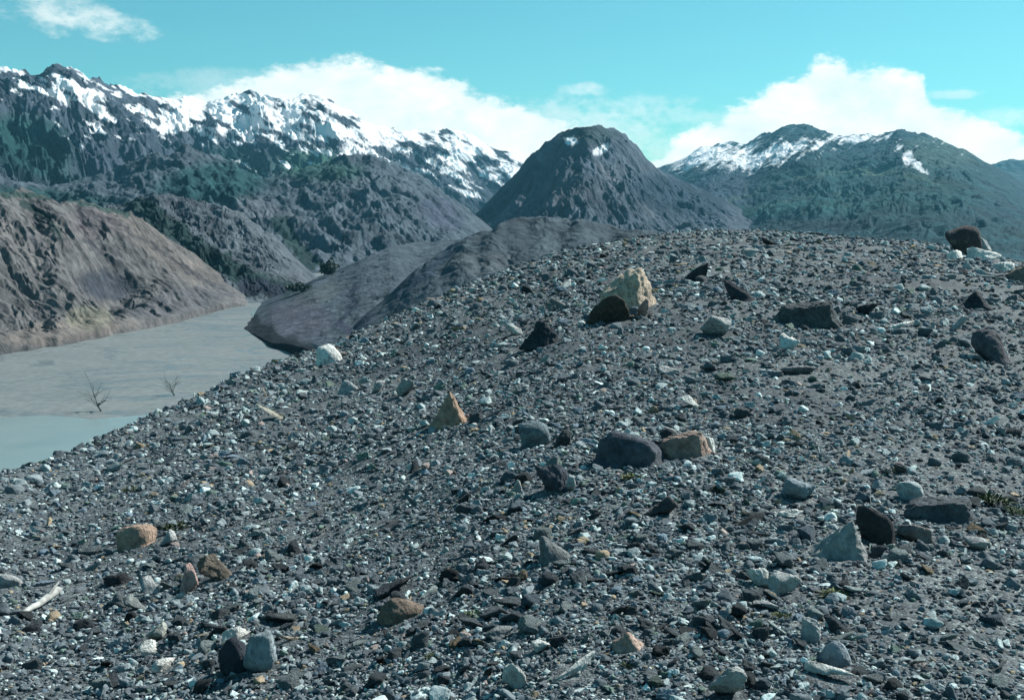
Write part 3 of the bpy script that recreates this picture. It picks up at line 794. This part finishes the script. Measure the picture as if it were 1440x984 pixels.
# the dark dome-shaped peak in the centre
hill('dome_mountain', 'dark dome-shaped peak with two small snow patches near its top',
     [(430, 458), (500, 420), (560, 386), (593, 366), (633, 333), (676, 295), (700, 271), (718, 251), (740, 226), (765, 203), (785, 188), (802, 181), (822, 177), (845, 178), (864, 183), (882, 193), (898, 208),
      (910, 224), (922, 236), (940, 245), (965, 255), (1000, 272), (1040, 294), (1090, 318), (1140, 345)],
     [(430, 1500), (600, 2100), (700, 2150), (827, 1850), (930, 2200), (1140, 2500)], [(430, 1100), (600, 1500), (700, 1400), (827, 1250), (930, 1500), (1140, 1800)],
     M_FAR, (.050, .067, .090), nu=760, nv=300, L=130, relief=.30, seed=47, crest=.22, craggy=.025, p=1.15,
     patches=[(830, 190, 45, 14, 0, (.02, .042, .044), .7), (755, 262, 36, 36, -40, (.06, .068, .08), .6), (955, 275, 80, 30, 12, (.012, .03, .05), .85), (790, 235, 22, 30, 20, (.03, .045, .065), .6), (860, 250, 26, 22, -30, (.075, .088, .105), .5), (800, 275, 60, 26, 0, (.075, .085, .10), .5)],
     strokes=[([(600, 370), (640, 338), (684, 300), (724, 258), (748, 232)], 17, (.012, .026, .042), .9), ([(760, 300), (830, 282), (900, 300)], 5, (.016, .026, .04), .6), ([(840, 230), (870, 262), (915, 300)], 4, (.085, .095, .11), .6), ([(790, 250), (800, 275), (780, 300)], 4, (.085, .095, .11), .5)],  # first stroke paints the shaded left flank below the ridge
     snow=lambda px, py, tt, gl, fb, A, z: (.95 * np.exp(-((px - 803) / 13) ** 2 - ((py - 199) / 7) ** 2) + .95 * np.exp(-((px - 845) / 12) ** 2 - ((py - 211 + (px - 845) * .4) / 7) ** 2)
         + .25 * fbm(px / 12, py / 9, 5, 3) + .04))

# wall of the valley behind the bluffs, its spurs and the banks
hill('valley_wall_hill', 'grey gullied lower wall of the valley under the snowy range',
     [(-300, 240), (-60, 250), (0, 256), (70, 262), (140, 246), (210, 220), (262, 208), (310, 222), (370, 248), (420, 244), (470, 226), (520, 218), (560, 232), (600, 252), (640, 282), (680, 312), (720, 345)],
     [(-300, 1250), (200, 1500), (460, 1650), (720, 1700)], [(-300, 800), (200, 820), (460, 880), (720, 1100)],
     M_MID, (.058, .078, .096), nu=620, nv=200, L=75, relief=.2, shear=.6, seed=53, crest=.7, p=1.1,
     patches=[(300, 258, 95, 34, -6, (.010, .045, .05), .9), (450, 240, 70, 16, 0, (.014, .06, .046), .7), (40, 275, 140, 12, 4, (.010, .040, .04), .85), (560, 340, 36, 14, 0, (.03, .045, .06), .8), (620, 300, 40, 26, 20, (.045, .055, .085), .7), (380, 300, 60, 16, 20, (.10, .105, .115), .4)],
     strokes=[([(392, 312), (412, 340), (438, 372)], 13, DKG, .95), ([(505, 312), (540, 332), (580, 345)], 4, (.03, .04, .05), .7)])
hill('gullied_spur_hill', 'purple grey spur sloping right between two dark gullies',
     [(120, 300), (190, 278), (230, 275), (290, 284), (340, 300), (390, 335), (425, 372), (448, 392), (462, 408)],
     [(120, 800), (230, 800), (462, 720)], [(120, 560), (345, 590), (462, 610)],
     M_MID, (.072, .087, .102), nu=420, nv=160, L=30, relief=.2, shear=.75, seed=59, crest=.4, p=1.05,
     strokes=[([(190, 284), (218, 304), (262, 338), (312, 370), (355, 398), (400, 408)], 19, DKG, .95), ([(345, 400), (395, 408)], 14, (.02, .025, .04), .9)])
hill('brown_bluff_hill', 'brown eroded bluff dropping to the grey mudflat',
     [(-380, 250), (-200, 262), (-60, 262), (0, 268), (60, 276), (100, 285), (150, 296), (185, 302), (215, 322), (260, 350), (300, 378), (330, 400), (346, 412), (352, 420)],
     [(-380, 470), (0, 520), (185, 590), (300, 640), (352, 640)], None, M_NEAR, (.094, .095, .098), nu=560, nv=260, L=38, relief=.2, shear=1.0, seed=67, crest=.4, p=1.05, bank=4.0,
     zoff=lambda A, T, H: -.34 * H * np.exp(-((A - float(azel(165, 400)[0])) / .024) ** 2 - ((T - .42) / .2) ** 2),
     shore=[(-500, 640), (-200, 530), (0, 500), (100, 484), (160, 472), (250, 454), (330, 432), (366, 428)],
     patches=[(235, 348, 125, 30, 34, (.118, .106, .098), .6), (150, 402, 46, 24, 10, (.035, .042, .055), .9), (250, 425, 95, 20, -12, (.075, .08, .09), .7), (90, 466, 110, 18, -8, (.145, .128, .115), .6), (125, 446, 36, 20, 0, (.15, .15, .115), .6),  # dark blue patch in the hollow is painted cliff shadow
              (60, 330, 80, 40, 10, (.10, .098, .10), .6), (135, 315, 40, 24, 0, (.09, .078, .088), .5)],
     strokes=[([(170, 318), (215, 345), (262, 378), (300, 402)], 4, (.04, .042, .05), .6), ([(120, 340), (170, 372)], 5, (.04, .044, .054), .6), ([(20, 310), (50, 345), (80, 380)], 5, (.04, .044, .054), .6), ([(30, 285), (60, 300), (85, 335)], 6, DKG, .8), ([(0, 272), (90, 280), (180, 300)], 5, (.02, .05, .045), .8), ([(110, 290), (120, 320)], 4, (.04, .035, .045), .7)])
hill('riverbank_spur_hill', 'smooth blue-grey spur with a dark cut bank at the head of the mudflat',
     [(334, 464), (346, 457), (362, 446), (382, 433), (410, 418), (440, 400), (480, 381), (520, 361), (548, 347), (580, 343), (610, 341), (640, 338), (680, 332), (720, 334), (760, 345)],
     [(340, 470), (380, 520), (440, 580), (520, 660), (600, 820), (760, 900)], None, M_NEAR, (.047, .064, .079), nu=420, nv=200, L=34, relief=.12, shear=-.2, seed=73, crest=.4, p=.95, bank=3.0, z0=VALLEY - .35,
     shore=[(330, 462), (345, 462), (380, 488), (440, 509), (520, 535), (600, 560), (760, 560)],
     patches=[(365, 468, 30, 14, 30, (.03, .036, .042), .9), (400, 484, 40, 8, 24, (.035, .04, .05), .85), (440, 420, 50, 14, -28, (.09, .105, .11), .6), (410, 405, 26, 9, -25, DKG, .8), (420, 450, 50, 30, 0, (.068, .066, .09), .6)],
     strokes=[([(348, 450), (360, 464), (385, 482), (440, 502), (470, 510)], 22, (.010, .014, .018), .95), ([(498, 405), (492, 430), (480, 455)], 6, (.02, .028, .045), .85), ([(475, 455), (500, 470)], 6, (.03, .035, .06), .8)])  # near-black stroke and patches above paint shade on the wet cut bank
hill('grey_mound_hill', 'smooth grey mound just behind the moraine crest',
     [(455, 498), (480, 478), (520, 440), (560, 404), (600, 366), (640, 340), (680, 321), (720, 309), (770, 303), (820, 310), (870, 318), (930, 326), (990, 338), (1060, 360)],
     [(455, 380), (600, 420), (770, 470), (1060, 470)], [(455, 270), (600, 270), (1060, 300)], M_NEAR, (.041, .059, .072), nu=420, nv=160, L=40, relief=.10, shear=.3, seed=83, crest=.3, p=.9,
     patches=[(560, 425, 60, 30, -35, (.06, .08, .095), .6), (680, 370, 60, 20, 0, (.075, .09, .10), .6), (500, 455, 30, 16, -30, (.05, .055, .085), .6)],
     strokes=[([(640, 345), (600, 385), (560, 410)], 9, (.03, .05, .075), .8), ([(600, 440), (560, 440)], 6, (.04, .06, .07), .6)])  # first stroke paints shade down the mound's left edge

# dark tree clump on the far bank
def bush(px, py, d_, w, h_, label, seed):
    g = np.random.default_rng(seed)
    dx, dy, dz = ray(px, py); t = d_ / math.hypot(dx, dy); x, y, z = dx * t, dy * t, EYE + dz * t
    s = d_ / FPX; V, F = [], []
    for _ in range(900):
        q = g.normal(size=3); q /= np.linalg.norm(q); q *= g.random() ** .4
        lump = 1 + .3 * math.sin(5 * q[0] + seed) * math.cos(4 * q[2])
        c_ = np.array([q[0] * w * s / 2 * lump, q[1] * w * s / 2, (q[2] * .5 + .5) * h_ * s * lump])
        a1 = g.normal(size=3); a1 /= np.linalg.norm(a1); a2 = np.cross(a1, g.normal(size=3)); a2 /= np.linalg.norm(a2)
        L = s * g.uniform(1.2, 2.6); n0 = len(V)
        V += [c_ - a1 * L, c_ + a2 * L * .6, c_ + a1 * L, c_ - a2 * L * .6]; F.append((n0, n0 + 1, n0 + 2, n0 + 3))
    o = link('bush', mesh_np('bush', V, F, False), M_LEAF); o.location = (x, y, z - .5 * s); o.color = (.02, .04, .035, 1)
    return tag(o, label, 'bush', None, 'dark thickets on the river spur')
bush(461, 386, 612, 26, 20, 'round dark thicket on top of the smooth blue-grey spur', 3)
bush(418, 409, 560, 34, 10, 'low long dark thicket at the edge of the blue-grey spur', 4)

# ------------------------------------------------------------------ haze
HAZE = 5.0e-5
if HAZE:
    me = bpy.data.meshes.new('haze')
    x = 7950.0; za, zb = VALLEY - 3.6, 900.0
    v = [(-x, -x, za), (x, -x, za), (x, x, za), (-x, x, za), (-x, -x, zb), (x, -x, zb), (x, x, zb), (-x, x, zb)]
    me.from_pydata(v, [], [(3, 2, 1, 0), (4, 5, 6, 7), (0, 1, 5, 4), (1, 2, 6, 5), (2, 3, 7, 6), (3, 0, 4, 7)])
    m = bpy.data.materials.new('haze_air'); m.use_nodes = True; nt = m.node_tree; nt.nodes.clear()
    out = nt.nodes.new('ShaderNodeOutputMaterial'); pv = nt.nodes.new('ShaderNodeVolumePrincipled')
    pv.inputs['Color'].default_value = (.22, .66, .90, 1); pv.inputs['Density'].default_value = HAZE; pv.inputs['Anisotropy'].default_value = .2
    nt.links.new(pv.outputs[0], out.inputs['Volume'])
    tag(link('haze', me, m), 'thin bluish air filling the valley', 'haze', 'stuff')

# ------------------------------------------------------------------ sun, sky, clouds
SUN_AZ, SUN_EL = R(56), R(40)
S = bpy.data.lights.new('sun', 'SUN'); S.energy = 5.0; S.angle = R(.5); S.color = (1, .97, .92)
so = bpy.data.objects.new('sun', S); COL.objects.link(so)
so.rotation_euler = (math.pi / 2 - SUN_EL, 0, math.pi - SUN_AZ); so.location = (40, 20, 60)

w = bpy.data.worlds.new('World'); scene.world = w; w.use_nodes = True
nt = w.node_tree; nt.nodes.clear()
out = nt.nodes.new('ShaderNodeOutputWorld'); bg = nt.nodes.new('ShaderNodeBackground')
SKY_STR = .061
bg.inputs['Strength'].default_value = SKY_STR
sky = nt.nodes.new('ShaderNodeTexSky'); sky.sky_type = 'NISHITA'; sky.sun_disc = False
sky.sun_elevation = SUN_EL; sky.sun_rotation = SUN_AZ; sky.air_density = 1.0; sky.dust_density = .2; sky.ozone_density = 1.0
SKY_TINT = (.49, 1.13, 1.03)
skyc = mix(nt, 1.0, sky.outputs[0], SKY_TINT, 'MULTIPLY')
tc = nt.nodes.new('ShaderNodeTexCoord').outputs['Generated']
sep = nt.nodes.new('ShaderNodeSeparateXYZ'); nt.links.new(tc, sep.inputs[0])
azn = mathn(nt, 'ARCTAN2', sep.outputs[0], sep.outputs[1])
hyp = mathn(nt, 'SQRT', mathn(nt, 'ADD', mathn(nt, 'MULTIPLY', sep.outputs[0], sep.outputs[0]), mathn(nt, 'MULTIPLY', sep.outputs[1], sep.outputs[1])))
eln = mathn(nt, 'DIVIDE', sep.outputs[2], hyp)
cmb = nt.nodes.new('ShaderNodeCombineXYZ'); nt.links.new(azn, cmb.inputs[0]); nt.links.new(mathn(nt, 'MULTIPLY', eln, 1.7), cmb.inputs[1])
n1 = noise(nt, cmb.outputs[0], 14, 7, .58, .4); n2 = noise(nt, cmb.outputs[0], 5, 5, .55, .3); n3 = noise(nt, cmb.outputs[0], 40, 5, .6); n4 = noise(nt, cmb.outputs[0], 90, 5, .65)
def cloud_bank(tops, soft, amp):
    """cloud body under a top line given as (px, py) pairs turned to azimuth and elevation"""
    a, e = azel([t[0] for t in tops], [t[1] for t in tops])
    fc = nt.nodes.new('ShaderNodeFloatCurve'); cv = fc.mapping.curves[0]
    xs = (a + .7) / 1.4; ys = e / .3
    pts = list(zip(xs, ys))
    while len(cv.points) < len(pts): cv.points.new(.5, .5)
    for q, (x, y) in zip(cv.points, pts): q.location = (x, max(y, -.5)); q.handle_type = 'AUTO_CLAMPED'
    fc.mapping.use_clip = False; fc.mapping.update()
    nt.links.new(mathn(nt, 'DIVIDE', mathn(nt, 'ADD', azn, .7), 1.4), fc.inputs['Value'])
    top = mathn(nt, 'MULTIPLY', fc.outputs[0], .3)
    d = mathn(nt, 'SUBTRACT', top, eln)
    d = mathn(nt, 'ADD', d, mathn(nt, 'MULTIPLY', mathn(nt, 'SUBTRACT', n1, .5), amp))
    d = mathn(nt, 'ADD', d, mathn(nt, 'MULTIPLY', mathn(nt, 'SUBTRACT', n3, .5), amp * .9))
    d = mathn(nt, 'ADD', d, mathn(nt, 'MULTIPLY', mathn(nt, 'SUBTRACT', n4, .5), amp * .6))
    mr = N(nt, 'ShaderNodeMapRange', interpolation_type='SMOOTHSTEP'); nt.links.new(d, mr.inputs[0])
    mr.inputs[1].default_value = -soft * .3; mr.inputs[2].default_value = soft
    return mr.outputs[0]
def puff(px, py, rx, ry, st, rot=0.):
    a, e = azel(px, py); cr, sr = math.cos(rot), math.sin(rot)
    dx = mathn(nt, 'SUBTRACT', azn, float(a)); dy = mathn(nt, 'SUBTRACT', eln, float(e))
    dx2 = mathn(nt, 'ADD', mathn(nt, 'MULTIPLY', dx, cr), mathn(nt, 'MULTIPLY', dy, sr))
    dy2 = mathn(nt, 'SUBTRACT', mathn(nt, 'MULTIPLY', dy, cr), mathn(nt, 'MULTIPLY', dx, sr))
    q = mathn(nt, 'ADD', mathn(nt, 'POWER', mathn(nt, 'ABSOLUTE', mathn(nt, 'DIVIDE', dx2, rx / FPX)), 2.), mathn(nt, 'POWER', mathn(nt, 'ABSOLUTE', mathn(nt, 'DIVIDE', dy2, ry / FPX)), 2.))
    q = mathn(nt, 'ADD', q, mathn(nt, 'MULTIPLY', mathn(nt, 'ADD', mathn(nt, 'SUBTRACT', n1, .5), mathn(nt, 'ADD', mathn(nt, 'SUBTRACT', n3, .5), mathn(nt, 'MULTIPLY', mathn(nt, 'SUBTRACT', n4, .5), .5))), 4.))
    mr = N(nt, 'ShaderNodeMapRange', interpolation_type='SMOOTHSTEP'); nt.links.new(q, mr.inputs[0])
    mr.inputs[1].default_value = 1.5; mr.inputs[2].default_value = -.8; mr.inputs[4].default_value = st
    return mr.outputs[0]
mask = cloud_bank([(-300, 300), (60, 260), (180, 170), (260, 130), (320, 112), (380, 98), (420, 84), (500, 82), (540, 94), (600, 98), (650, 116), (700, 138), (760, 152), (800, 165), (840, 185), (880, 225), (910, 222),
                   (940, 200), (980, 176), (1030, 152), (1080, 124), (1130, 103), (1165, 77), (1200, 91), (1250, 96), (1295, 108), (1312, 140), (1360, 154), (1410, 172), (1450, 196), (1550, 240), (1800, 260)], .010, .028)
for args in [(115, 28, 95, 20, .8, -.14), (70, 10, 60, 16, .6), (828, 126, 34, 9, .65), (905, 142, 55, 8, .4), (1345, 132, 34, 6, .5), (960, 165, 70, 14, .4), (850, 172, 130, 34, .62), (900, 200, 90, 26, .5), (330, 120, 130, 20, .35), (1420, 165, 40, 14, .5)]:
    mask = mathn(nt, 'MAXIMUM', mask, puff(*args))
cl = ramp(nt, mathn(nt, 'ADD', mathn(nt, 'MULTIPLY', n1, .7), mathn(nt, 'MULTIPLY', n3, .3)), [(.34, (.88, .96, .93)), (.58, (1.3, 1.28, 1.17))])
clv = nt.nodes.new('ShaderNodeVectorMath'); clv.operation = 'SCALE'; nt.links.new(cl, clv.inputs[0]); clv.inputs['Scale'].default_value = .64 / SKY_STR
col = mix(nt, mask, skyc, clv.outputs[0])
nt.links.new(col, bg.inputs['Color']); nt.links.new(bg.outputs[0], out.inputs['Surface'])

# ------------------------------------------------------------------ camera and render
cam = bpy.data.cameras.new('camera'); cam.lens = 36 * FPX / 1440; cam.clip_start = .05; cam.clip_end = 20000
co = bpy.data.objects.new('camera', cam); COL.objects.link(co)
co.location = (0, 0, EYE); co.rotation_euler = (math.pi / 2 - PITCH, 0, 0)
scene.camera = co
vs = scene.view_settings
vs.view_transform = 'Standard'; vs.look = 'None'; vs.gamma = 1; vs.exposure = .75; vs.use_curve_mapping = False
scene.cycles.use_denoising = True
scene.cycles.max_bounces = 5; scene.cycles.diffuse_bounces = 2; scene.cycles.glossy_bounces = 2; scene.cycles.volume_bounces = 0
scene.cycles.caustics_reflective = False; scene.cycles.caustics_refractive = False
print('stones', NST, 'own', len(own), 'verts', base)
